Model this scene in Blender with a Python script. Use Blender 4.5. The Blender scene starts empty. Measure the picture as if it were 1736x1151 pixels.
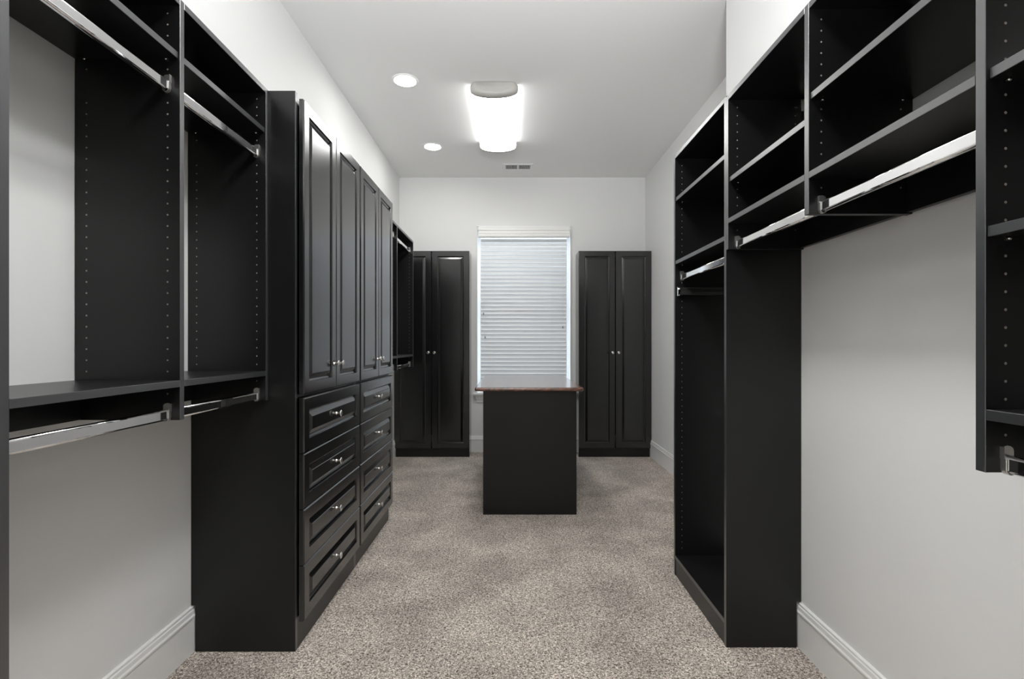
import bpy, bmesh, math, random
from mathutils import Matrix, Vector, Euler
random.seed(4)
S = bpy.context.scene
COL = S.collection
PI = math.pi

# ------------------------------------------------------------ camera
F, CX, HY, CAMZ = 850.0, 868.0, 583.0, 1.20
cam = bpy.data.cameras.new('camera')
cam.sensor_fit = 'HORIZONTAL'; cam.sensor_width = 36.0
cam.lens = 36.0 * F / 1736.0
cam.shift_y = (HY - 575.5) / 1736.0
cam.clip_start = 0.02
co = bpy.data.objects.new('camera', cam); COL.objects.link(co)
co.location = (0, 0, CAMZ); co.rotation_euler = (PI / 2, 0, 0)
S.camera = co

# ------------------------------------------------------------ world (daylight outside the window) and exposure
w = bpy.data.worlds.new('sky'); S.world = w; w.use_nodes = True
nt = w.node_tree; nt.nodes.clear()
wo = nt.nodes.new('ShaderNodeOutputWorld'); bg = nt.nodes.new('ShaderNodeBackground')
bg.inputs[0].default_value = (0.74, 0.86, 1.0, 1); bg.inputs[1].default_value = 3.1
nt.links.new(bg.outputs[0], wo.inputs[0])
S.view_settings.view_transform = 'Standard'; S.view_settings.look = 'None'
S.view_settings.gamma = 1.0; S.view_settings.use_curve_mapping = False
S.view_settings.exposure = 0.24
S.cycles.max_bounces = 14; S.cycles.diffuse_bounces = 10
S.cycles.glossy_bounces = 6; S.cycles.sample_clamp_indirect = 6.0
# added fill light behind the camera, aimed at the ceiling to lift the ambient level
fl = bpy.data.lights.new('bounce_fill', 'AREA'); fl.shape = 'DISK'; fl.size = 0.6; fl.energy = 33; fl.spread = 1.3; fl.color = (.98, .99, 1)
fo = bpy.data.objects.new('bounce_fill', fl); COL.objects.link(fo)
fo.location = (0, -.6, 1.9); fo.rotation_euler = (PI - .95, 0, 0)
LAMP = 13.0           # emission of the fluorescent diffusers
CAN = 62.0            # emission of the recessed lamps
FIT = 1.9             # how far the near fixture (above the camera) is driven compared to the far one

# ------------------------------------------------------------ materials
def mat(name, col, rough=0.5, metal=0.0, spec=0.5, bump=None, var=None, coat=0.0, ior=1.5):
    m = bpy.data.materials.new(name); m.use_nodes = True
    n = m.node_tree.nodes; l = m.node_tree.links
    b = n['Principled BSDF']
    b.inputs['Base Color'].default_value = (*col, 1)
    b.inputs['Roughness'].default_value = rough
    b.inputs['Metallic'].default_value = metal
    b.inputs['Specular IOR Level'].default_value = spec
    b.inputs['Coat Weight'].default_value = coat
    b.inputs['IOR'].default_value = ior; b.inputs['Coat Roughness'].default_value = .2
    tc = n.new('ShaderNodeTexCoord')
    if var:
        sc, amt = var
        nz = n.new('ShaderNodeTexNoise'); nz.inputs['Scale'].default_value = sc
        nz.inputs['Detail'].default_value = 3
        l.new(tc.outputs['Object'], nz.inputs['Vector'])
        mx = n.new('ShaderNodeMix'); mx.data_type = 'RGBA'
        mx.inputs[6].default_value = (*[c * (1 - amt) for c in col], 1)
        mx.inputs[7].default_value = (*[min(1, c * (1 + amt)) for c in col], 1)
        l.new(nz.outputs[0], mx.inputs[0]); l.new(mx.outputs[2], b.inputs['Base Color'])
    if bump:
        sc, st, dist = bump
        nz = n.new('ShaderNodeTexNoise'); nz.inputs['Scale'].default_value = sc
        nz.inputs['Detail'].default_value = 2
        l.new(tc.outputs['Object'], nz.inputs['Vector'])
        bp = n.new('ShaderNodeBump'); bp.inputs['Strength'].default_value = st
        bp.inputs['Distance'].default_value = dist
        l.new(nz.outputs[0], bp.inputs['Height']); l.new(bp.outputs[0], b.inputs['Normal'])
    return m

M = {}
M['wall'] = mat('wall_paint', (0.75, 0.752, 0.745), 0.55, spec=0.35, bump=(220, 0.04, 0.001))
M['ceil'] = mat('ceiling_paint', (0.87, 0.873, 0.868), 0.85, spec=0.2, bump=(220, 0.04, 0.001))
M['trim'] = mat('trim_gloss_paint', (0.80, 0.80, 0.79), 0.3, spec=0.5)
M['black'] = mat('black_laminate', (0.0068, 0.0068, 0.0072), 0.31, spec=0.42, bump=(900, 0.05, 0.0003), var=(3, 0.18))
M['blacksmooth'] = mat('black_laminate_smooth', (0.006, 0.006, 0.0064), 0.06, spec=0.5, ior=1.85)
M['edge'] = mat('black_edge_banding', (0.018, 0.0195, 0.0225), 0.33, spec=0.5, ior=2.4)
M['door'] = mat('black_satin_door', (0.0055, 0.0056, 0.006), 0.20, spec=0.5, ior=1.6, coat=.4, bump=(700, 0.03, 0.0003))
M['chrome'] = mat('chrome', (0.86, 0.86, 0.87), 0.07, metal=1)
M['bracket'] = mat('bracket_nickel', (0.80, 0.79, 0.77), 0.38, metal=1)
M['nickel'] = mat('brushed_nickel', (0.78, 0.76, 0.73), 0.2, metal=1)
M['hole'] = mat('bare_hole_rim', (0.30, 0.26, 0.225), 0.7)
M['slat'] = mat('white_slat', (0.80, 0.81, 0.81), 0.4)
M['white'] = mat('white_enamel', (0.82, 0.82, 0.80), 0.4)
M['capgrey'] = mat('lamp_cap_plastic', (0.42, 0.41, 0.385), 0.5)
M['dark'] = mat('dark_void', (0.02, 0.02, 0.02), 0.9)
M['tassel'] = mat('tassel_grey', (0.16, 0.16, 0.16), 0.4)
M['blackmetal'] = mat('black_slide', (0.03, 0.03, 0.03), 0.25)
M['bronze'] = mat('scuff_dark', (0.006, 0.006, 0.006), 0.6)

def emis(name, col, s):
    m = bpy.data.materials.new(name); m.use_nodes = True
    n = m.node_tree.nodes; b = n['Principled BSDF']
    b.inputs['Base Color'].default_value = (0.8, 0.8, 0.8, 1)
    b.inputs['Emission Color'].default_value = (*col, 1); b.inputs['Emission Strength'].default_value = s
    return m
M['lamp'] = emis('lit_diffuser', (1.0, 1.0, 0.985), LAMP)
M['lamp_side'] = emis('lit_diffuser_side', (1.0, 1.0, 0.985), LAMP * .27)      # the tubes shine through the bottom of the lens more than its sides
M['lamp_near'] = emis('lit_diffuser_near', (1.0, 1.0, 0.985), LAMP * FIT)
M['can_near'] = emis('lit_can_near', (1.0, 0.99, 0.96), CAN * .10)
M['can'] = emis('lit_can', (1.0, 0.99, 0.96), CAN)

def glass():
    m = bpy.data.materials.new('window_glass'); m.use_nodes = True
    n = m.node_tree.nodes; l = m.node_tree.links; n.clear()
    o = n.new('ShaderNodeOutputMaterial'); a = n.new('ShaderNodeBsdfTransparent'); g = n.new('ShaderNodeBsdfGlossy')
    g.inputs['Roughness'].default_value = 0.02
    x = n.new('ShaderNodeMixShader'); x.inputs[0].default_value = 0.06
    l.new(a.outputs[0], x.inputs[1]); l.new(g.outputs[0], x.inputs[2]); l.new(x.outputs[0], o.inputs[0])
    return m
M['glass'] = glass()

def slatmat():
    m = M['slat']; n = m.node_tree.nodes; l = m.node_tree.links
    out = n['Material Output']; b = n['Principled BSDF']
    t = n.new('ShaderNodeBsdfTranslucent'); t.inputs[0].default_value = (0.8, 0.85, 0.9, 1)
    x = n.new('ShaderNodeMixShader'); x.inputs[0].default_value = 0.06
    l.new(b.outputs[0], x.inputs[1]); l.new(t.outputs[0], x.inputs[2]); l.new(x.outputs[0], out.inputs[0])
slatmat()

def carpet():
    m = bpy.data.materials.new('frieze_carpet'); m.use_nodes = True
    n = m.node_tree.nodes; l = m.node_tree.links; b = n['Principled BSDF']
    b.inputs['Roughness'].default_value = 0.95; b.inputs['Specular IOR Level'].default_value = 0.1
    tc = n.new('ShaderNodeTexCoord')
    nz = n.new('ShaderNodeTexNoise'); nz.inputs['Scale'].default_value = 150; nz.inputs['Detail'].default_value = 2.5
    nz.inputs['Roughness'].default_value = 0.6; nz.inputs['Distortion'].default_value = 1.2
    l.new(tc.outputs['Object'], nz.inputs['Vector'])
    cr = n.new('ShaderNodeValToRGB')
    e = cr.color_ramp.elements
    e[0].position = 0.37; e[0].color = (0.08, 0.064, 0.053, 1)
    e[1].position = 0.64; e[1].color = (0.92, 0.835, 0.76, 1)
    k = cr.color_ramp.elements.new(0.50); k.color = (0.412, 0.360, 0.314, 1)
    l.new(nz.outputs[0], cr.inputs[0])
    # broad patches where the pile lies another way
    n2 = n.new('ShaderNodeTexNoise'); n2.inputs['Scale'].default_value = 3.2; n2.inputs['Detail'].default_value = 3
    l.new(tc.outputs['Object'], n2.inputs['Vector'])
    mr = n.new('ShaderNodeMapRange'); mr.inputs[1].default_value = 0.35; mr.inputs[2].default_value = 0.65
    mr.inputs[3].default_value = 0.80; mr.inputs[4].default_value = 1.14
    l.new(n2.outputs[0], mr.inputs[0])
    mx = n.new('ShaderNodeVectorMath'); mx.operation = 'SCALE'
    l.new(cr.outputs[0], mx.inputs[0]); l.new(mr.outputs[0], mx.inputs['Scale'])
    l.new(mx.outputs[0], b.inputs['Base Color'])
    bp = n.new('ShaderNodeBump'); bp.inputs['Strength'].default_value = 0.7; bp.inputs['Distance'].default_value = 0.006
    l.new(nz.outputs[0], bp.inputs['Height']); l.new(bp.outputs[0], b.inputs['Normal'])
    return m
M['carpet'] = carpet()

def wood():
    m = bpy.data.materials.new('cherry_wood'); m.use_nodes = True
    n = m.node_tree.nodes; l = m.node_tree.links; b = n['Principled BSDF']
    b.inputs['Roughness'].default_value = 0.22; b.inputs['Coat Weight'].default_value = 0.9
    b.inputs['Coat Roughness'].default_value = 0.16
    tc = n.new('ShaderNodeTexCoord'); mp = n.new('ShaderNodeMapping')
    mp.inputs['Scale'].default_value = (14, 1.6, 40)
    l.new(tc.outputs['Object'], mp.inputs[0])
    nz = n.new('ShaderNodeTexNoise'); nz.inputs['Scale'].default_value = 2.2; nz.inputs['Detail'].default_value = 6
    nz.inputs['Distortion'].default_value = 0.6
    l.new(mp.outputs[0], nz.inputs['Vector'])
    cr = n.new('ShaderNodeValToRGB'); e = cr.color_ramp.elements
    e[0].position = 0.3; e[0].color = (0.035, 0.013, 0.008, 1)
    e[1].position = 0.75; e[1].color = (0.24, 0.085, 0.045, 1)
    l.new(nz.outputs[0], cr.inputs[0]); l.new(cr.outputs[0], b.inputs['Base Color'])
    return m
M['wood'] = wood()

# ------------------------------------------------------------ helpers
def tag(o, label=None, cat=None, group=None, kind=None):
    if label: o['label'] = label
    if cat: o['category'] = cat
    if group: o['group'] = group
    if kind: o['kind'] = kind
    return o
def thing(name, label, cat, loc, group=None):
    o = bpy.data.objects.new(name, None); COL.objects.link(o)
    o.location = loc; o.empty_display_size = 0.1
    return tag(o, label, cat, group)
ROOT = {}
def root_of(p):
    while p is not None and p.parent is not None: p = p.parent
    return p
def obj(name, bm, m, parent=None, smooth=False, origin=None):
    """bm is in world coordinates; the object's own origin is its root's place"""
    if parent is not None:
        off = Vector(root_of(parent).location) if origin is None else Vector(origin)
    else:
        off = Vector(origin) if origin is not None else Vector((0, 0, 0))
    bmesh.ops.translate(bm, verts=bm.verts, vec=-off)
    me = bpy.data.meshes.new(name); bm.to_mesh(me); bm.free()
    for mm in (m if isinstance(m, (list, tuple)) else [m]): me.materials.append(mm)
    if smooth:
        for p in me.polygons: p.use_smooth = True
    o = bpy.data.objects.new(name, me); COL.objects.link(o)
    if parent is not None: o.parent = parent
    o.location = (0, 0, 0) if parent is not None else off
    return o
def inst(name, me, parent, world, rot=None):
    o = bpy.data.objects.new(name, me); COL.objects.link(o); o.parent = parent
    o.location = Vector(world) - Vector(root_of(parent).location)
    if rot: o.rotation_euler = rot
    return o
def box(bm, x0, x1, y0, y1, z0, z1, bev=0.0, mi=0):
    x0, x1 = min(x0, x1), max(x0, x1); y0, y1 = min(y0, y1), max(y0, y1)
    r = bmesh.ops.create_cube(bm, size=1.0)
    vs = r['verts']
    bmesh.ops.scale(bm, verts=vs, vec=(x1 - x0, y1 - y0, z1 - z0))
    bmesh.ops.translate(bm, verts=vs, vec=((x0 + x1) / 2, (y0 + y1) / 2, (z0 + z1) / 2))
    if mi:
        for f in set(f for v in vs for f in v.link_faces): f.material_index = mi
    if bev:
        bmesh.ops.bevel(bm, geom=list(set(e for v in vs for e in v.link_edges)), offset=bev, segments=1, affect='EDGES', profile=0.5)
    return bm
def B(*a, **k): return box(bmesh.new(), *a, **k)
def board(name, x0, x1, y0, y1, z0, z1, parent, side, bev=0.0008, m='black'):
    """laminate board: the long edge that faces the room (side = +1: +X, -1: -X) carries the edge banding"""
    bm = B(x0, x1, y0, y1, z0, z1, bev=bev)
    for f in bm.faces:
        if f.normal.x * side > 0.9: f.material_index = 1
    bm.normal_update()
    for f in bm.faces:
        f.material_index = 1 if f.normal.x * side > 0.6 else 0
    return obj(name, bm, [M[m], M['edge']], parent)
def revolve(profile, seg=16, axis='Z'):
    """profile: (radius, height)"""
    bm = bmesh.new(); rings = []
    for r, h in profile:
        if r < 1e-6: rings.append([bm.verts.new((0, 0, h))])
        else: rings.append([bm.verts.new((r * math.cos(2 * PI * i / seg), r * math.sin(2 * PI * i / seg), h)) for i in range(seg)])
    for a, b in zip(rings, rings[1:]):
        for i in range(seg):
            j = (i + 1) % seg
            if len(a) == 1 and len(b) == 1: continue
            if len(a) == 1: bm.faces.new((a[0], b[j], b[i])) if True else None
            elif len(b) == 1: bm.faces.new((a[i], a[j], b[0]))
            else: bm.faces.new((a[i], a[j], b[j], b[i]))
    bmesh.ops.recalc_face_normals(bm, faces=bm.faces)
    return bm
def prism(pts, axis, a0, a1, closed=True):
    """extrude a polygon; axis 'Y': pts are (x, z); 'X': pts are (y, z); 'Z': (x, y)"""
    bm = bmesh.new()
    def P(p, a):
        if axis == 'Y': return (p[0], a, p[1])
        if axis == 'X': return (a, p[0], p[1])
        return (p[0], p[1], a)
    A = [bm.verts.new(P(p, a0)) for p in pts]; C = [bm.verts.new(P(p, a1)) for p in pts]
    n = len(pts)
    for i in range(n if closed else n - 1):
        j = (i + 1) % n
        bm.faces.new((A[i], A[j], C[j], C[i]))
    if closed:
        bm.faces.new(A); bm.faces.new(C)
        bmesh.ops.recalc_face_normals(bm, faces=bm.faces)
    return bm
def structure(name, bm, m, smooth=False, parent=None):
    o = obj(name, bm, m, parent, smooth)
    if parent is None: o['kind'] = 'structure'
    return o

# ------------------------------------------------------------ room shell
XL, XR, XRF, YB, H = -1.252, 1.144, 1.481, 5.574, 3.05
YC = 2.677        # corner where the right wall steps back
YF = -1.30
FL = structure('floor', B(XL - .1, XRF + .1, YF - .1, YB + .1, -.06, 0), M['carpet'])
structure('ceiling', B(XL - .1, XRF + .1, YF - .1, YB + .1, H, H + .08), M['ceil'])
structure('wall_left', B(XL - .1, XL, YF - .1, YB + .1, 0, H), M['wall'])
structure('wall_right', B(XR, XRF + .1, YF - .1, YC, 0, H), M['wall'])
structure('wall_right_recess', B(XRF, XRF + .1, YC, YB + .1, 0, H), M['wall'])
# back wall with the window opening
WX0, WX1, WZ0, WZ1 = -.388, .650, .658, 2.47
SX0, SX1 = -.352, .612      # ends of the slats
bm = bmesh.new()
box(bm, XL, WX0, YB, YB + .14, 0, H); box(bm, WX1, XRF, YB, YB + .14, 0, H)
box(bm, WX0, WX1, YB, YB + .14, 0, WZ0); box(bm, WX0, WX1, YB, YB + .14, WZ1, H)
structure('wall_back', bm, M['wall'])
structure('wall_front', B(XL, XR, YF - .1, YF, 0, H), M['wall'])

# baseboards: flat board with a moulded cap
def base_profile(s):      # (offset from wall, z) ; s = direction into the room
    p = [(0, 0), (.013, 0), (.013, .134), (.0165, .138), (.0165, .144), (.0125, .149), (.0115, .163), (.0085, .166), (.0085, .174), (.004, .178), (0, .178)]
    return [(s * a, z) for a, z in p]
def baseboard(name, wall, s, a0, a1, axis='Y'):
    pts = [(wall + p, z) for p, z in base_profile(s)]
    bm = prism(pts, axis, a0, a1)
    return structure(name, bm, M['trim'])
baseboard('baseboard_left', XL, 1, YF, YB)
baseboard('baseboard_right', XR, -1, YF, YC)
baseboard('baseboard_right_recess', XRF, -1, YC, YB)
baseboard('baseboard_back', YB, -1, XL, XRF, 'X')
baseboard('baseboard_front', YF, 1, XL, XR, 'X')
baseboard('baseboard_step', YC, 1, XR, XRF, 'X')

# window
wn = obj('window_1', B(WX0 + .03, WX1 - .03, YB + .118, YB + .124, WZ0 + .03, WZ1 - .03), M['glass'])
wn['kind'] = 'structure'
bm = bmesh.new()
for a in ((WX0, WX0 + .034), (WX1 - .034, WX1)): box(bm, a[0], a[1], YB + .10, YB + .139, WZ0, WZ1, .002)
for a in ((WZ0, WZ0 + .05), (WZ1 - .05, WZ1), ((WZ0 + WZ1) / 2 - .025, (WZ0 + WZ1) / 2 + .025)):
    box(bm, WX0 + .034, WX1 - .034, YB + .10, YB + .139, a[0], a[1], .002)
obj('window_sash', bm, M['trim'], wn)
bm = bmesh.new()   # casing, flat with an outer bead
for sgn, xa in ((-1, WX0), (1, WX1)):
    box(bm, xa, xa + sgn * .009, YB - .012, YB, WZ0, WZ1 + .040, .002)
    box(bm, xa - sgn * .0005, xa - sgn * .004, YB - .010, YB + .10, WZ0, WZ1, .0008)
box(bm, WX0 - .009, WX1 + .009, YB - .012, YB, WZ1 + .031, WZ1 + .040, .002)
box(bm, WX0 + .004, WX1 - .004, YB - .010, YB + .10, WZ1 - .004, WZ1 - .0005, .0008)
obj('window_casing', bm, M['trim'], wn)
bm = bmesh.new()
box(bm, WX0 + .001, WX1 - .001, YB, YB + .10, WZ0 - .022, WZ0 + .001, .001)
box(bm, WX0 - .040, WX1 + .040, YB - .055, YB, WZ0 - .022, WZ0 + .001, .003)
obj('window_stool', bm, M['trim'], wn)
bm = bmesh.new()      # stepped moulding with returned ends
for dp, z1, z0 in ((.046, -.0225, -.031), (.038, -.031, -.040), (.028, -.040, -.056), (.019, -.056, -.074), (.012, -.074, -.108)):
    e = .030 - dp * .9
    box(bm, WX0 - .024 + e, WX1 + .024 - e, YB - dp, YB, WZ0 + z0, WZ0 + z1, .0012)
obj('window_apron', bm, M['trim'], wn)

# ------------------------------------------------------------ knobs, rods, brackets
kb = revolve([(0.0075, 0), (0.0075, .0015), (0.0048, .004), (0.0042, .010), (0.0062, .0125), (0.0042, .015), (0.006, .018), (0.0135, .0205), (0.0150, .0225), (0.0142, .0245), (0.009, .0262), (0, .0268)], 20)
KNOB = bpy.data.meshes.new('knob'); kb.to_mesh(KNOB); kb.free(); KNOB.materials.append(M['nickel'])
for p in KNOB.polygons: p.use_smooth = True
ROT_PX = (0, PI / 2, 0)      # knob axis towards +X
ROT_MY = (PI / 2, 0, 0)      # knob axis towards -Y
def capsule(cx, cz, w_, h_, n=10):
    r = w_ / 2; pts = []
    for i in range(n + 1):
        a = PI * i / n; pts.append((cx + r * math.cos(a), cz + h_ / 2 - r + r * math.sin(a)))
    for i in range(n + 1):
        a = PI + PI * i / n; pts.append((cx + r * math.cos(a), cz - h_ / 2 + r + r * math.sin(a)))
    return pts
def rrect(cx, cz, w_, h_, r, n=5):
    pts = []
    for sx, sz, a0 in ((1, 1, 0), (-1, 1, PI / 2), (-1, -1, PI), (1, -1, 1.5 * PI)):
        for k in range(n + 1):
            a = a0 + PI / 2 * k / n
            pts.append((cx + sx * (w_ / 2 - r) + r * math.cos(a), cz + sz * (h_ / 2 - r) + r * math.sin(a)))
    return pts
def hanging_rod(parent, x, z, y0, y1, side):
    """oval chrome rod between two panels; side = direction of the room (+1/-1 in X)"""
    r = obj('hanging_rod', prism(rrect(x, z, .015, .032, .0055), 'Y', y0 + .003, y1 - .003), M['chrome'], parent)
    r['label'] = 'oval chrome hanging rod'
    me = r.data
    for p in me.polygons:
        if abs(p.normal.y) < .5 and abs(p.normal.x) < .999 and abs(p.normal.z) < .999: p.use_smooth = True
    for ye, d in ((y0, 1), (y1, -1)):
        bm = bmesh.new()
        # tab screwed on the panel, rounded top
        pts = [(x - .011, z + .010), (x + .011, z + .010), (x + .011, z + .024)]
        pts += [(x + .011 * math.cos(a), z + .024 + .009 * math.sin(a)) for a in [PI * k / 6 for k in range(1, 6)]]
        pts += [(x - .011, z + .024)]
        t = prism(pts, 'Y', ye, ye + d * .003)
        me_ = bpy.data.meshes.new('t'); t.to_mesh(me_); t.free(); bm.from_mesh(me_); bpy.data.meshes.remove(me_)
        # front flange and lip of the tab
        box(bm, x + side * .009, x + side * .0115, ye, ye + d * .009, z + .010, z + .031)
        box(bm, x - .011, x + .011, ye, ye + d * .009, z + .0095, z + .0120)
        # cup round the rod end
        out = [(x + (.0105) * math.cos(a), z - .0075 + .0115 * math.sin(a)) for a in [PI + PI * k / 8 for k in range(9)]]
        inn = [(x + (.0082) * math.cos(a), z - .0085 + .0092 * math.sin(a)) for a in [2 * PI - PI * k / 8 for k in range(9)]]
        cup = [(x - .0105, z + .010)] + out + [(x + .0105, z + .010), (x + .0082, z + .010)] + inn + [(x - .0082, z + .010)]
        t = prism(cup, 'Y', ye, ye + d * .010)
        me_ = bpy.data.meshes.new('t'); t.to_mesh(me_); t.free(); bm.from_mesh(me_); bpy.data.meshes.remove(me_)
        c = obj('rod_bracket', bm, M['bracket'], r)
        bs = revolve([(0.0035, 0), (0.0035, .001), (0, .0016)], 10)
        bmesh.ops.rotate(bs, verts=bs.verts, cent=(0, 0, 0), matrix=Matrix.Rotation(-d * PI / 2, 3, 'X'))
        bmesh.ops.translate(bs, verts=bs.verts, vec=(x, ye + d * .003, z + .022))
    return r
def add_holes(panel, xs, y, d, z0, z1, skip=(), phase=1.6452):
    """rows of shelf-pin holes 32 mm apart on the face of a panel at y, facing d (-1 = the camera side)"""
    bm = bmesh.new()
    k0 = math.ceil((z0 - phase) / .032); k1 = math.floor((z1 - phase) / .032)
    for x in xs:
        for k in range(k0, k1 + 1):
            z = phase + .032 * k
            if any(a <= z <= b for a, b in skip): continue
            n = 10
            ro = [bm.verts.new((x + (.0026) * math.cos(2 * PI * i / n), y + d * .0002, z + (.0026) * math.sin(2 * PI * i / n))) for i in range(n)]
            rm = [bm.verts.new((x + .0022 * math.cos(2 * PI * i / n), y + d * .0005, z + .0022 * math.sin(2 * PI * i / n))) for i in range(n)]
            c = bm.verts.new((x, y + d * .0003, z))
            for i in range(n):
                j = (i + 1) % n
                bm.faces.new((ro[i], ro[j], rm[j], rm[i])); bm.faces.new((rm[i], rm[j], c))
    if not bm.verts: bm.free(); return
    bmesh.ops.recalc_face_normals(bm, faces=bm.faces)
    o = obj('pin_hole_row', bm, M['hole'], panel); o['kind'] = 'stuff'
    o['label'] = 'rows of small pale shelf-pin holes'
def pins(parent, xs, y, d, z):
    """nickel pins under an adjustable shelf"""
    for x in xs:
        p = revolve([(0.0, 0), (.0036, 0), (.0036, .008), (.0028, .0095), (0, .010)], 10)
        bmesh.ops.rotate(p, verts=p.verts, cent=(0, 0, 0), matrix=Matrix.Rotation(-d * PI / 2, 3, 'X'))
        bmesh.ops.translate(p, verts=p.verts, vec=(x, y, z - .0038))
        obj('shelf_pin', p, M['nickel'], parent, True)

T = .019
# ------------------------------------------------------------ raised panel fronts
def raised(w_, h_, fr=.048, t=.020, fr_v=None):
    """door or drawer front lying in (u = width, v = height), relief along +n; returns verts/faces"""
    fv = fr if fr_v is None else fr_v
    prof = [(0, 0, 0), (0, 0, t - .005), (.0045, .0045, t), (fr, fv, t), (fr + .0020, fv + .0020, t - .0080), (fr + .009, fv + .009, t - .0105),
            (fr + .0115, fv + .0115, t - .0100), (fr + .031, fv + .031, t - .0022), (fr + .0325, fv + .0325, t - .0004)]
    loops = []
    for a, b, d in prof:
        loops.append([(a, b, d), (w_ - a, b, d), (w_ - a, h_ - b, d), (a, h_ - b, d)])
    return loops
def front(name, parent, kind, c0, c1, z0, z1, plane, fr=.048, fr_v=None):
    """kind 'X': front faces +X, spans y c0..c1, back at x=plane; kind 'Y': faces -Y, spans x c0..c1, back at y=plane"""
    bm = bmesh.new()
    L = raised(c1 - c0, z1 - z0, fr, .020, fr_v)
    def P(p):
        if kind == 'X': return (plane + p[2], c0 + p[0], z0 + p[1])
        return (c0 + p[0], plane - p[2], z0 + p[1])
    R = [[bm.verts.new(P(p)) for p in l] for l in L]
    for a, b in zip(R, R[1:]):
        for i in range(4):
            j = (i + 1) % 4; bm.faces.new((a[i], a[j], b[j], b[i]))
    bm.faces.new(R[0]); bm.faces.new(R[-1])
    bmesh.ops.recalc_face_normals(bm, faces=bm.faces)
    return obj(name, bm, M['door'], parent)

# ------------------------------------------------------------ tall cabinets on the left
def tall_unit(y0, y1, label, end_z=2.160):
    t = thing('tall_cabinet', label, 'cabinet', (-1.0, (y0 + y1) / 2, 0), 'tall cabinets along the left wall')
    X0, X1, Z1 = XL + .001, -.844, 2.160
    def side(ya, yb, Z1=2.160):     # side panel cut round the baseboard
        pts = [(XL + .018, 0), (X1, 0), (X1, Z1), (X0, Z1), (X0, .181), (XL + .018, .181)]
        bm = prism(pts, 'Y', ya, yb)
        bmesh.ops.bevel(bm, geom=bm.edges[:], offset=.0007, segments=1, affect='EDGES')
        bm.normal_update()
        for f in bm.faces: f.material_index = 1 if f.normal.x > .6 else 0
        return obj('side_panel', bm, [M['black'], M['edge']], t)
    side(y0, y0 + .018, end_z); side(y1 - .018, y1)
    obj('top_board', B(X0, X1, y0 + .018, y1 - .018, Z1 - T, Z1, bev=.0007), M['black'], t)
    obj('middle_board', B(X0, X1, y0 + .018, y1 - .018, .984, 1.003, bev=.0007), M['black'], t)
    obj('bottom_board', B(XL + .019, X1, y0 + .018, y1 - .018, .107, .107 + T, bev=.0007), M['black'], t)
    obj('back_board', B(XL + .019, XL + .025, y0 + .018, y1 - .018, .126, Z1 - T), M['black'], t)
    obj('toe_kick', B(X1 - T, X1 - .001, y0 + .018, y1 - .018, 0, .107, bev=.0007), M['black'], t)
    a, b = y0 + .010, y1 - .008
    mid = (a + b) / 2; px = -.834
    for k, (c0, c1) in enumerate(((a, mid - .0015), (mid + .0015, b))):
        d = front('door', t, 'X', c0, c1, 1.001, 2.160, px)
        ky = c1 - .030 if k == 0 else c0 + .030
        inst('knob', KNOB, d, (px + .0197, ky, 1.110), ROT_PX)
    hh = (.987 - .109) / 4
    for k in range(4):
        z1 = .9875 - k * hh; z0 = z1 - hh + .003
        d = front('drawer_front', t, 'X', a, b, z0, z1, px, .050, .050)
        inst('knob', KNOB, d, (px + .0197, (a + b) / 2, (z0 + z1) / 2), ROT_PX)
    return t
tall_unit(1.954, 2.690, 'nearer tall black cabinet on the left with two doors above four drawers', 2.187)
tall_unit(2.691, 3.430, 'farther tall black cabinet on the left with two doors above four drawers')

# ------------------------------------------------------------ wall cabinets on the back wall
def back_unit(x0, x1, div, label, wallside):
    t = thing('wardrobe_cabinet', label, 'cabinet', ((x0 + x1) / 2, 5.44, 0), 'two-door wardrobes flanking the window')
    Y0, Y1, Z1 = 5.335, YB - .001, 2.187
    for xa, xb in ((x0, x0 + .018), (x1 - .018, x1)):
        pts = [(Y0, 0), (YB - .018, 0), (YB - .018, .181), (Y1, .181), (Y1, Z1), (Y0, Z1)]
        if (wallside < 0 and xa == x0) or (wallside > 0 and xb == x1):
            xa2, xb2 = (xa + .018, xb + .018) if wallside < 0 else (xa - .018, xb - .018)
            bm = prism([(p[0], max(p[1], .0)) for p in pts], 'X', xa2, xb2)
            box(bm, min(xa, xb), max(xa, xb), Y0, Y0 + .02, .182, Z1)     # filler strip against the wall
        else:
            bm = prism(pts, 'X', xa, xb)
        obj('side_panel', bm, M['blacksmooth'], t)
    ins = .036
    l0 = x0 + (ins if wallside < 0 else .018); l1 = x1 - (ins if wallside > 0 else .018)
    obj('top_board', B(l0, l1, Y0, Y1, Z1 - T, Z1), M['black'], t)
    obj('bottom_board', B(l0, l1, Y0, YB - .018, .09, .09 + T), M['black'], t)
    obj('toe_kick', B(x0 + (.018 if wallside < 0 else 0), x1 - (.018 if wallside > 0 else 0), Y0 - .012, Y0 - .001, 0, .09), M['black'], t)
    obj('back_board', B(l0, l1, Y1 - .006, Y1, .19, Z1 - T), M['black'], t)
    for k, (c0, c1) in enumerate(((x0 + .001, div - .0018), (div + .0018, x1 - .001))):
        d = front('door', t, 'Y', c0, c1, .092, 2.186, 5.3325, .060, .056)
        kx = c1 - .030 if k == 0 else c0 + .030
        inst('knob', KNOB, d, (kx, 5.3128, 1.107), ROT_MY)
    return t
s = 160.0
back_unit(XL + .002, -.452, (731.5 - 868) / s, 'tall black two-door wardrobe in the left back corner beside the window', -1)
back_unit(.7075, XRF - .002, (1043.3 - 868) / s, 'tall black two-door wardrobe in the right back corner beside the window', 1)

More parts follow.
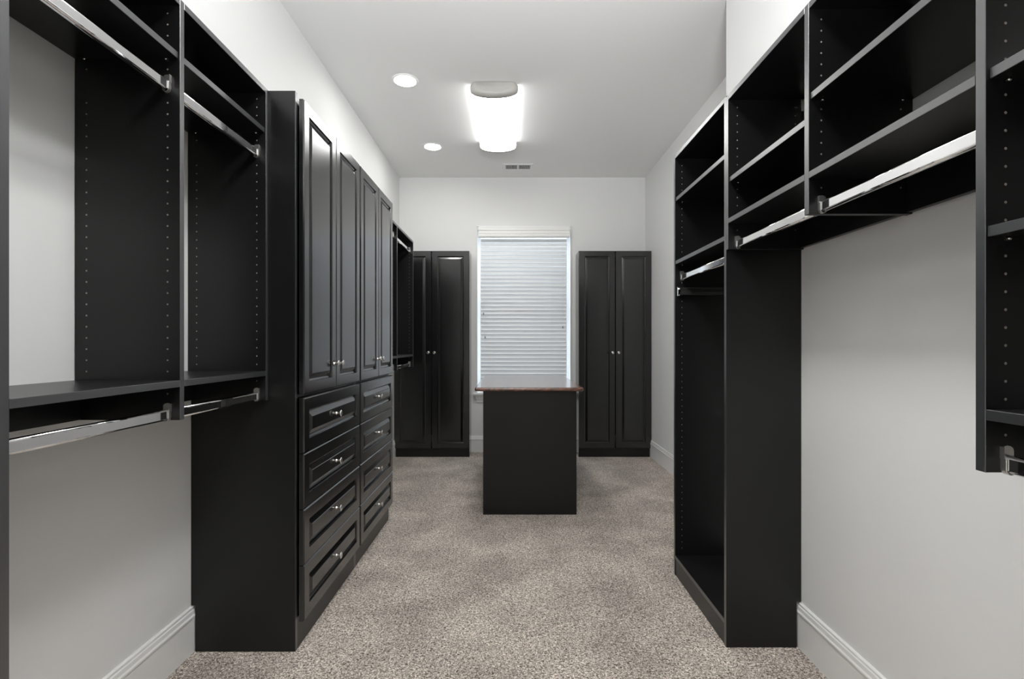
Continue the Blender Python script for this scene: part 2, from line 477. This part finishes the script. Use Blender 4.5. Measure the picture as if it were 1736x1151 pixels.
# ------------------------------------------------------------ open hanging units, left wall
XFL = -.949; XBL = XL + .001
def panel(t, side, xf, xb, y0, y1, z0, z1, holes=(), hz=None, skip=(), phase=1.6452, notch=0):
    xa, xb_ = sorted((xf, xb))
    if notch:
        w_ = xb + side * .018
        pts = [(w_, 0), (xf, 0), (xf, z1), (xb, z1), (xb, .181), (w_, .181)]
        bm = prism(pts, 'Y', y0, y1)
    else:
        pts = [(xf, z0), (xf, z1), (xb, z1), (xb, z0)]
        bm = prism(pts, 'Y', y0, y1)
    bmesh.ops.bevel(bm, geom=bm.edges[:], offset=.0008, segments=1, affect='EDGES')
    bm.normal_update()
    for f in bm.faces: f.material_index = 1 if f.normal.x * side > .6 else 0
    p = obj('side_panel', bm, [M['black'], M['edge']], t)
    if holes:
        a, b = hz if hz else (z0 + .04, z1 - .05)
        for h in holes:
            add_holes(p, [xf - side * .036, xb + side * .034], y0 if h < 0 else y1, h, a, b, skip, phase)
    return p
def shelf(t, name, side, xf, xb, y0, y1, z0, setback=0.0, pinned=False):
    o = board(name, xf - side * setback, xb, y0 + .0006, y1 - .0006, z0, z0 + T, t, side)
    if pinned:
        pins(o, [xf - side * .036, xb + side * .034], y1, -1, z0)
    return o
def cleat(t, side, xb, y0, y1, z0, z1):
    o = obj('back_rail', B(xb, xb + side * .018, y0 + .0006, y1 - .0006, z0, z1, bev=.0005), M['black'], t)
    for yy in (y0 + .12, y1 - .12):
        c = revolve([(0.006, 0), (0.006, .001), (0.004, .0016), (0, .0016)], 12)
        bmesh.ops.rotate(c, verts=c.verts, cent=(0, 0, 0), matrix=Matrix.Rotation(side * PI / 2, 3, 'Y'))
        bmesh.ops.translate(c, verts=c.verts, vec=(xb + side * .018, yy, (z0 + z1) / 2 + .01))
        obj('screw_cap', c, M['bronze'], o)
    return o

t = thing('hanging_closet_unit', 'open black double-hang unit on the left wall nearest the viewer, two bays', 'closet unit', (-1.1, 1.4, .98), 'open hanging units along the left wall')
Ztop = 2.187
panel(t, 1, XFL, XBL, .929, .947, 0, Ztop, notch=1)
pm = panel(t, 1, XFL, XBL, 1.434, 1.452, .982, Ztop, holes=(-1,), hz=(1.0, 2.15), skip=((1.0, 1.05), (1.915, 1.975)), phase=2.1132)
pf = panel(t, 1, XFL, XBL, 1.935, 1.953, .982, Ztop, holes=(-1,), hz=(1.0, 2.15), skip=((1.0, 1.05), (1.915, 1.975)), phase=2.1132)
for (a, b) in ((.947, 1.434), (1.452, 1.935)):
    shelf(t, 'top_board', 1, XFL, XBL, a, b, Ztop - T)
    shelf(t, 'adjustable_shelf', 1, XFL, XBL, a, b, 2.0155, .006, True)
    shelf(t, 'lower_shelf', 1, XFL, XBL, a, b, 1.077)
    cleat(t, 1, XBL, a, b, .983, 1.0765)
    hanging_rod(t, -.985, 1.936, a, b, 1)
    hanging_rod(t, -.985, .998, a, b, 1)
# faint rub marks on the middle panel
for (x, z0_, z1_, sk) in ((-1.045, 1.30, 1.42, .006), (-1.008, 1.19, 1.39, .010)):
    bm = bmesh.new()
    n = 10; L_ = []; R_ = []
    for i in range(n + 1):
        f = i / n; z = z0_ + (z1_ - z0_) * f; xx = x + sk * f + .0012 * math.sin(f * 5)
        ww = .0012 * math.sin(PI * (f * .9 + .05)) + .0003
        L_.append(bm.verts.new((xx - ww, 1.4338, z))); R_.append(bm.verts.new((xx + ww, 1.4338, z)))
    for i in range(n): bm.faces.new((L_[i], R_[i], R_[i + 1], L_[i + 1]))
    o = obj('scuff_mark', bm, M['bronze'], pm); o['label'] = 'thin dark scuff mark'

t = thing('hanging_closet_unit', 'small open black hanging unit between the left tall cabinets and the corner wardrobe', 'closet unit', (-1.1, 4.1, .98), 'open hanging units along the left wall')
panel(t, 1, XFL, XBL, 3.432, 3.450, .982, Ztop)
panel(t, 1, XFL, XBL, 4.135, 4.153, .982, Ztop, holes=(-1,), hz=(1.0, 2.15), skip=((1.0, 1.05), (2.07, 2.13)))
panel(t, 1, XFL, XBL, 4.805, 4.823, .982, Ztop, holes=(-1,), hz=(1.0, 2.15), skip=((1.0, 1.05), (2.07, 2.13)))
for (a, b) in ((3.450, 4.135), (4.153, 4.805)):
    shelf(t, 'top_board', 1, XFL, XBL, a, b, Ztop - T)
    shelf(t, 'lower_shelf', 1, XFL, XBL, a, b, 1.082)
    cleat(t, 1, XBL, a, b, 2.07, Ztop - T - .0005)
    cleat(t, 1, XBL, a, b, .983, 1.0815)
    hanging_rod(t, -.985, 2.094, a, b, 1)
    hanging_rod(t, -.985, 1.000, a, b, 1)

# ------------------------------------------------------------ right wall: tower, hung unit, near unit
XFR = .846; XBR = XR - .001; ZT = 2.174
t = thing('shelf_tower', 'tall black floor-standing shelf tower with open hanging space on the right wall', 'closet unit', (1.0, 2.3, 0))
panel(t, -1, XFR, XBR, 2.602, 2.621, 0, ZT + .006, holes=(-1,), hz=(.13, 2.15), skip=((1.535, 1.585),), notch=1)
panel(t, -1, XFR, XBR, 1.981, 2.000, 0, ZT + .006, notch=1)
a, b = 2.000, 2.602
shelf(t, 'top_board', -1, XFR, XBR, a, b, ZT + .006 - T)
shelf(t, 'adjustable_shelf', -1, XFR, XBR, a, b, 1.940, .004, True)
shelf(t, 'adjustable_shelf', -1, XFR, XBR, a, b, 1.612, .002, True)
shelf(t, 'bottom_shelf', -1, XFR, XBR - .020, a, b, .0855)
obj('toe_kick', B(XFR + .003, XFR + .020, a + .0005, b - .0005, 0, .085, bev=.0008), M['black'], t)
hanging_rod(t, .883, 1.545, a, b, -1)
# pull-out rack on the far panel: two black rails, flat chromed end cap at the front
r = obj('pull_out_rack', B(.862, 1.128, 2.570, 2.601, 1.452, 1.470, bev=.002), M['blackmetal'], t)
r['label'] = 'black pull-out tie rack on the tower side'
obj('rack_rail', B(.862, 1.128, 2.578, 2.590, 1.4705, 1.4780, bev=.001), M['blackmetal'], r)
obj('rack_rail', B(.870, 1.128, 2.584, 2.601, 1.4785, 1.4910, bev=.001), M['blackmetal'], r)
obj('rack_end_cap', prism([(2.585 + .016 * math.cos(2 * PI * i / 16), 1.470 + .024 * math.sin(2 * PI * i / 16)) for i in range(16)], 'X', .852, .862), M['chrome'], r)

t = thing('wall_hung_shelf_unit', 'wall-hung black shelf unit high on the right wall, two bays of shelves with chrome rods', 'closet unit', (1.0, 1.5, 1.571))
panel(t, -1, XFR, XBR, 1.963, 1.980, 1.571, ZT, holes=(-1,), hz=(1.60, 2.13), skip=((1.595, 1.625),))
panel(t, -1, XFR, XBR, 1.430, 1.451, 1.571, ZT, holes=(-1,), hz=(1.60, 2.13), skip=((1.595, 1.625),))
ba, bb = (1.451, 1.963), (.916, 1.430)
shelf(t, 'top_board', -1, XFR, XBR, *ba, ZT - T)
shelf(t, 'top_board', -1, XFR, XBR, *bb, ZT - T)
shelf(t, 'adjustable_shelf', -1, XFR, XBR, *ba, 1.834, .005, True)
shelf(t, 'adjustable_shelf', -1, XFR, XBR, *bb, 1.897, .005, True)
shelf(t, 'lower_shelf', -1, XFR, XBR, *ba, 1.672)
shelf(t, 'lower_shelf', -1, XFR, XBR, *bb, 1.672)
cleat(t, -1, XBR, *ba, 1.575, 1.6715)
cleat(t, -1, XBR, *bb, 1.575, 1.6715)
hanging_rod(t, .883, 1.590, *ba, -1)
hanging_rod(t, .883, 1.590, *bb, -1)
hg = obj('wall_bracket', B(1.112, 1.124, 1.925, 1.9625, 2.095, 2.142, bev=.002), M['nickel'], t)
hg['label'] = 'small metal suspension bracket'

t = thing('double_hang_shelf_unit', 'black shelf unit cut off by the right picture edge, hanging lower than its neighbour', 'closet unit', (1.0, .6, .970))
p = panel(t, -1, XFR, XBR, .896, .9155, .970, ZT, holes=(-1,), hz=(1.03, 2.13), skip=((.99, 1.02),))
panel(t, -1, XFR, XBR, .26, .279, .970, ZT)
c = (.279, .896)
shelf(t, 'top_board', -1, XFR, XBR, *c, ZT - T)
shelf(t, 'adjustable_shelf', -1, XFR, XBR, *c, 1.673, .007, True)
shelf(t, 'adjustable_shelf', -1, XFR, XBR, *c, 1.391, .003, True)
shelf(t, 'lower_shelf', -1, XFR, XBR, *c, 1.064)
cleat(t, -1, XBR, *c, .975, 1.0635)
hanging_rod(t, .883, .986, *c, -1)

# ------------------------------------------------------------ island
t = thing('island_cabinet', 'black waist-high island with a dark cherry wood top in the middle of the carpet', 'island', (.125, 4.18, 0))
bm = B(-.203, .454, 3.523, 3.542, 0, .870, bev=.0008)
obj('end_panel', bm, M['black'], t)
bm = B(-.203, .454, 4.825, 4.843, 0, .870, bev=.0008)
obj('end_panel', bm, M['black'], t)
obj('side_panel', B(-.198, -.180, 3.543, 4.824, 0, .870), M['black'], t)
obj('side_panel', B(.431, .449, 3.543, 4.824, 0, .870), M['black'], t)
bm = bmesh.new()
X0, X1, Y0, Y1 = -.2607, .4997, 3.490, 4.876
def rr(x0, x1, y0, y1, r, n=5):
    pts = []
    for cx, cy, a0 in ((x1 - r, y1 - r, 0), (x0 + r, y1 - r, PI / 2), (x0 + r, y0 + r, PI), (x1 - r, y0 + r, 1.5 * PI)):
        for k in range(n + 1):
            a = a0 + PI / 2 * k / n; pts.append((cx + r * math.cos(a), cy + r * math.sin(a)))
    return pts
rings = []
for ins_, z in ((.006, .870), (.002, .8725), (0, .877), (0, .885), (.002, .891), (.006, .895), (.010, .896)):
    rings.append([bm.verts.new((x, y, z)) for x, y in rr(X0 + ins_, X1 - ins_, Y0 + ins_, Y1 - ins_, .014)])
for a, b in zip(rings, rings[1:]):
    for i in range(len(a)):
        j = (i + 1) % len(a); bm.faces.new((a[i], a[j], b[j], b[i]))
bm.faces.new(rings[0]); bm.faces.new(rings[-1]); bmesh.ops.recalc_face_normals(bm, faces=bm.faces)
o = obj('countertop', bm, M['wood'], t); o['label'] = 'glossy dark reddish-brown wooden top'

# ------------------------------------------------------------ window blind
t = thing('window_blind', 'closed white horizontal slat blind covering the window behind the island', 'blind', (.128, YB, .66))
bz = 2.377
# valance with three steps and two returns
vp = [(0, 0), (-.052, 0), (-.058, .004), (-.060, .022), (-.054, .026), (-.054, .032), (-.060, .036), (-.058, .056), (-.052, .060), (-.054, .066), (-.062, .070), (-.060, .090), (-.052, .096), (-.054, .108), (-.050, .113), (0, .113)]
hd = obj('valance', prism([(YB - .0215 + a * .75, bz + b * 1.03) for a, b in vp], 'X', -.368, .634), M['white'], t)
obj('headrail', B(SX0, SX1, YB + .004, YB + .055, 2.385, 2.435, bev=.002), M['white'], t)
SY = YB + .030; pitch = .0444; zs = 2.352
ang = math.radians(69)
top = []; bot = []
# lower edge towards the room, with a lip curled up along it
segs = [(86, .009), (83, .009), (79, .009), (73, .008), (62, .004), (44, .005), (36, .006)]   # steep at the top, a curled lip at the room edge
yy = zz = 0.0; P_ = [(0.0, 0.0)]
for dg, ln_ in segs:
    th = math.radians(dg); yy -= ln_ * math.cos(th); zz -= ln_ * math.sin(th); P_.append((yy, zz))
my, mz = P_[-1][0] / 2, P_[-1][1] / 2
for i, (y, z) in enumerate(P_):
    th = math.radians(segs[min(i, len(segs) - 1)][0]); y -= my; z -= mz
    for lst, off in ((top, .0011), (bot, -.0011)):
        lst.append((y - off * math.sin(th), z + off * math.cos(th)))
pts = top + bot[::-1]
sb = prism(pts, 'X', -(SX1 - SX0) / 2, (SX1 - SX0) / 2)
SL = bpy.data.meshes.new('slat'); sb.to_mesh(SL); sb.free(); SL.materials.append(M['slat'])
cxw = (SX0 + SX1) / 2
k = 0; z = zs
while z > WZ0 + .045:
    inst('slat', SL, t, (cxw, SY, z), (random.uniform(-.012, .012), random.uniform(-.0006, .0006) + .0008, 0)); z -= pitch; k += 1
obj('bottom_rail', B(SX0 + .002, SX1 - .002, SY - .008, SY + .012, z - .002, z + .022, bev=.002), M['slat'], t)
for px in (837, 935.6):
    x = (px - 868) * SY / F
    bm = bmesh.new()
    for dx in (-.004, .004):
        box(bm, x + dx - .0008, x + dx + .0008, SY - .0175, SY - .0165, z + .02, 2.385)
    o = obj('ladder_cord', bm, M['white'], t)
def cord(px, zend, nstr, tz=.028):
    x = (px - 868) * (YB - .03) / F
    bm = bmesh.new()
    for i in range(nstr):
        dx = (i - (nstr - 1) / 2) * .006
        box(bm, x + dx - .0009, x + dx + .0009, YB - .0105, YB - .0090, zend, 2.40)
    c = obj('pull_cord', bm, M['white'], t)
    tb = revolve([(0, tz * .5), (.003, tz * .5), (.005, 0), (.0075, -tz * .4), (.006, -tz * .5), (0, -tz * .5)], 12)
    bmesh.ops.translate(tb, verts=tb.verts, vec=(x, YB - .010, zend - tz * .5))
    obj('cord_tassel', tb, M['tassel'], c, True)
cord(819.5, 1.2 + (583 - 529) / 153.4, 1); cord(822.3, 1.2 + (583 - 569) / 153.4, 1); cord(954.5, 1.2 + (583 - 552) / 153.4, 2)

# ------------------------------------------------------------ ceiling lights
def fixture(xc, y0, y1, label, lm):
    t = thing('ceiling_light', label, 'ceiling light', (xc, (y0 + y1) / 2, H))
    hw, dr, cap = .170, .098, .050
    def sect(k, dz=0):      # rounded trough section, (x, z)
        pts = []
        for i in range(17):
            if i == 0 or i == 16: cx, sz = (.93 if i == 0 else -.93), 0.0
            elif i == 1 or i == 15: cx, sz = (1.0 if i == 1 else -1.0), .14
            else:
                a = PI * (i - 2) / 12
                cx = math.cos(a); sz = .40 + .60 * math.sin(a) ** .8
            pts.append((xc + hw * k * cx, H - .004 - (dr - .004) * k * sz - dz))
        return pts
    def loft(secs):
        bm = bmesh.new(); R = []
        for y, s_ in secs: R.append([bm.verts.new((x, y, z)) for x, z in s_])
        for a, b in zip(R, R[1:]):
            for i in range(len(a) - 1): bm.faces.new((a[i], a[i + 1], b[i + 1], b[i]))
            bm.faces.new((a[-1], a[0], b[0], b[-1]))
        bm.faces.new(R[0]); bm.faces.new(R[-1]); bmesh.ops.recalc_face_normals(bm, faces=bm.faces)
        return bm
    db = loft([(y0 + cap, sect(.965)), (y1 - cap, sect(.965))])
    if lm is M['lamp']:
        db.normal_update()
        for f in db.faces: f.material_index = 0 if f.normal.z < -.55 else 1
        obj('diffuser', db, [lm, M['lamp_side']], t, True)
    else:
        obj('diffuser', db, lm, t, True)
    obj('mounting_pan', B(xc - hw * .84, xc + hw * .84, y0 + .05, y1 - .05, H - .0115, H - .0005), M['white'], t)
    for ya, d in ((y0, 1), (y1, -1)):
        secs = [(ya, sect(.80)), (ya + d * .006, sect(.90)), (ya + d * .018, sect(.97)), (ya + d * .034, sect(1.0)), (ya + d * cap, sect(1.0))]
        c = obj('end_cap', loft(secs), M['capgrey'], t, True)
        c['label'] = 'beige-grey plastic end cap'
        # shallow moulded rib across the cap
        rib = bmesh.new()
        n = 10; R = []
        for i in range(n + 1):
            f = i / n * 2 - 1
            x = xc + f * hw * .62; z = H - .052 - .012 * (1 - f * f); y = ya - d * .001
            R.append([rib.verts.new((x, y + d * .004, z + .010)), rib.verts.new((x, y - d * .005 * (1 - abs(f) ** 3), z + .003)), rib.verts.new((x, y - d * .005 * (1 - abs(f) ** 3), z - .005)), rib.verts.new((x, y + d * .004, z - .011))])
        for a, b in zip(R, R[1:]):
            for j in range(3): rib.faces.new((a[j], a[j + 1], b[j + 1], b[j]))
        bmesh.ops.recalc_face_normals(rib, faces=rib.faces)
        obj('cap_rib', rib, M['capgrey'], c, True)
    return t
fixture(-.127, 3.53, 4.63, 'long white fluorescent wraparound light with grey end caps in the middle of the ceiling', M['lamp'])
fixture(.06, .55, 1.65, 'second wraparound ceiling light above the viewer, outside the picture', M['lamp_near'])

def can(x, y, label, lm='can'):
    t = thing('recessed_light', label, 'recessed light', (x, y, H), 'recessed ceiling lights left of the long fixture')
    tr = revolve([(.075, .006), (.075, -.0045), (.079, -.007), (.088, -.0045), (.092, -.0015), (.092, -.0002), (.075, -.0002)], 40)
    bmesh.ops.translate(tr, verts=tr.verts, vec=(x, y, H)); obj('trim_ring', tr, M['ceil'], t, True)
    ln = revolve([(.0745, -.0008), (.0745, -.003), (.05, -.0038), (0, -.0042)], 40)
    bmesh.ops.translate(ln, verts=ln.verts, vec=(x, y, H)); obj('light_lens', ln, M[lm], t, True)
can(-.750, 3.520, 'round recessed ceiling light nearer the viewer')
can(-.744, 4.700, 'round recessed ceiling light farther away, towards the window')

can(-.750, 2.340, 'round recessed ceiling light level with the near tall cabinet, above the picture', 'can_near')
can(-.750, 1.160, 'round recessed ceiling light above the near left shelves, outside the picture', 'can_near')
# ------------------------------------------------------------ ceiling vent
t = thing('ceiling_vent', 'small white two-bank air register in the ceiling before the window', 'vent', (.062, 5.235, H))
vx0, vx1, vy0, vy1 = -.093, .217, 5.144, 5.330
bm = bmesh.new()
ix0, ix1, iy0, iy1 = vx0 + .028, vx1 - .028, vy0 + .030, vy1 - .030
for a in ((vx0, ix0, vy0, vy1), (ix1, vx1, vy0, vy1), (ix0, ix1, vy0, iy0), (ix0, ix1, iy1, vy1)):
    box(bm, *a, H - .007, H - .0005, .0015)
cxv = (ix0 + ix1) / 2
box(bm, cxv - .008, cxv + .008, iy0, iy1, H - .007, H - .0005, .001)
obj('vent_frame', bm, M['ceil'], t)
obj('vent_duct', B(ix0, ix1, iy0, iy1, H - .0012, H - .0006), M['dark'], t)
for bank in (0, 1):
    a, b = (ix0, cxv - .008) if bank == 0 else (cxv + .008, ix1)
    for i in range(9):
        x = a + (b - a) * (i + .5) / 9
        bm = B(-.0017, .0017, iy0, iy1, -.0045, 0)
        bmesh.ops.rotate(bm, verts=bm.verts, cent=(0, 0, 0), matrix=Matrix.Rotation(math.radians(28 if bank else -28), 3, 'Y'))
        bmesh.ops.translate(bm, verts=bm.verts, vec=(x, 0, H - .0014))
        obj('louver', bm, M['white'], t)
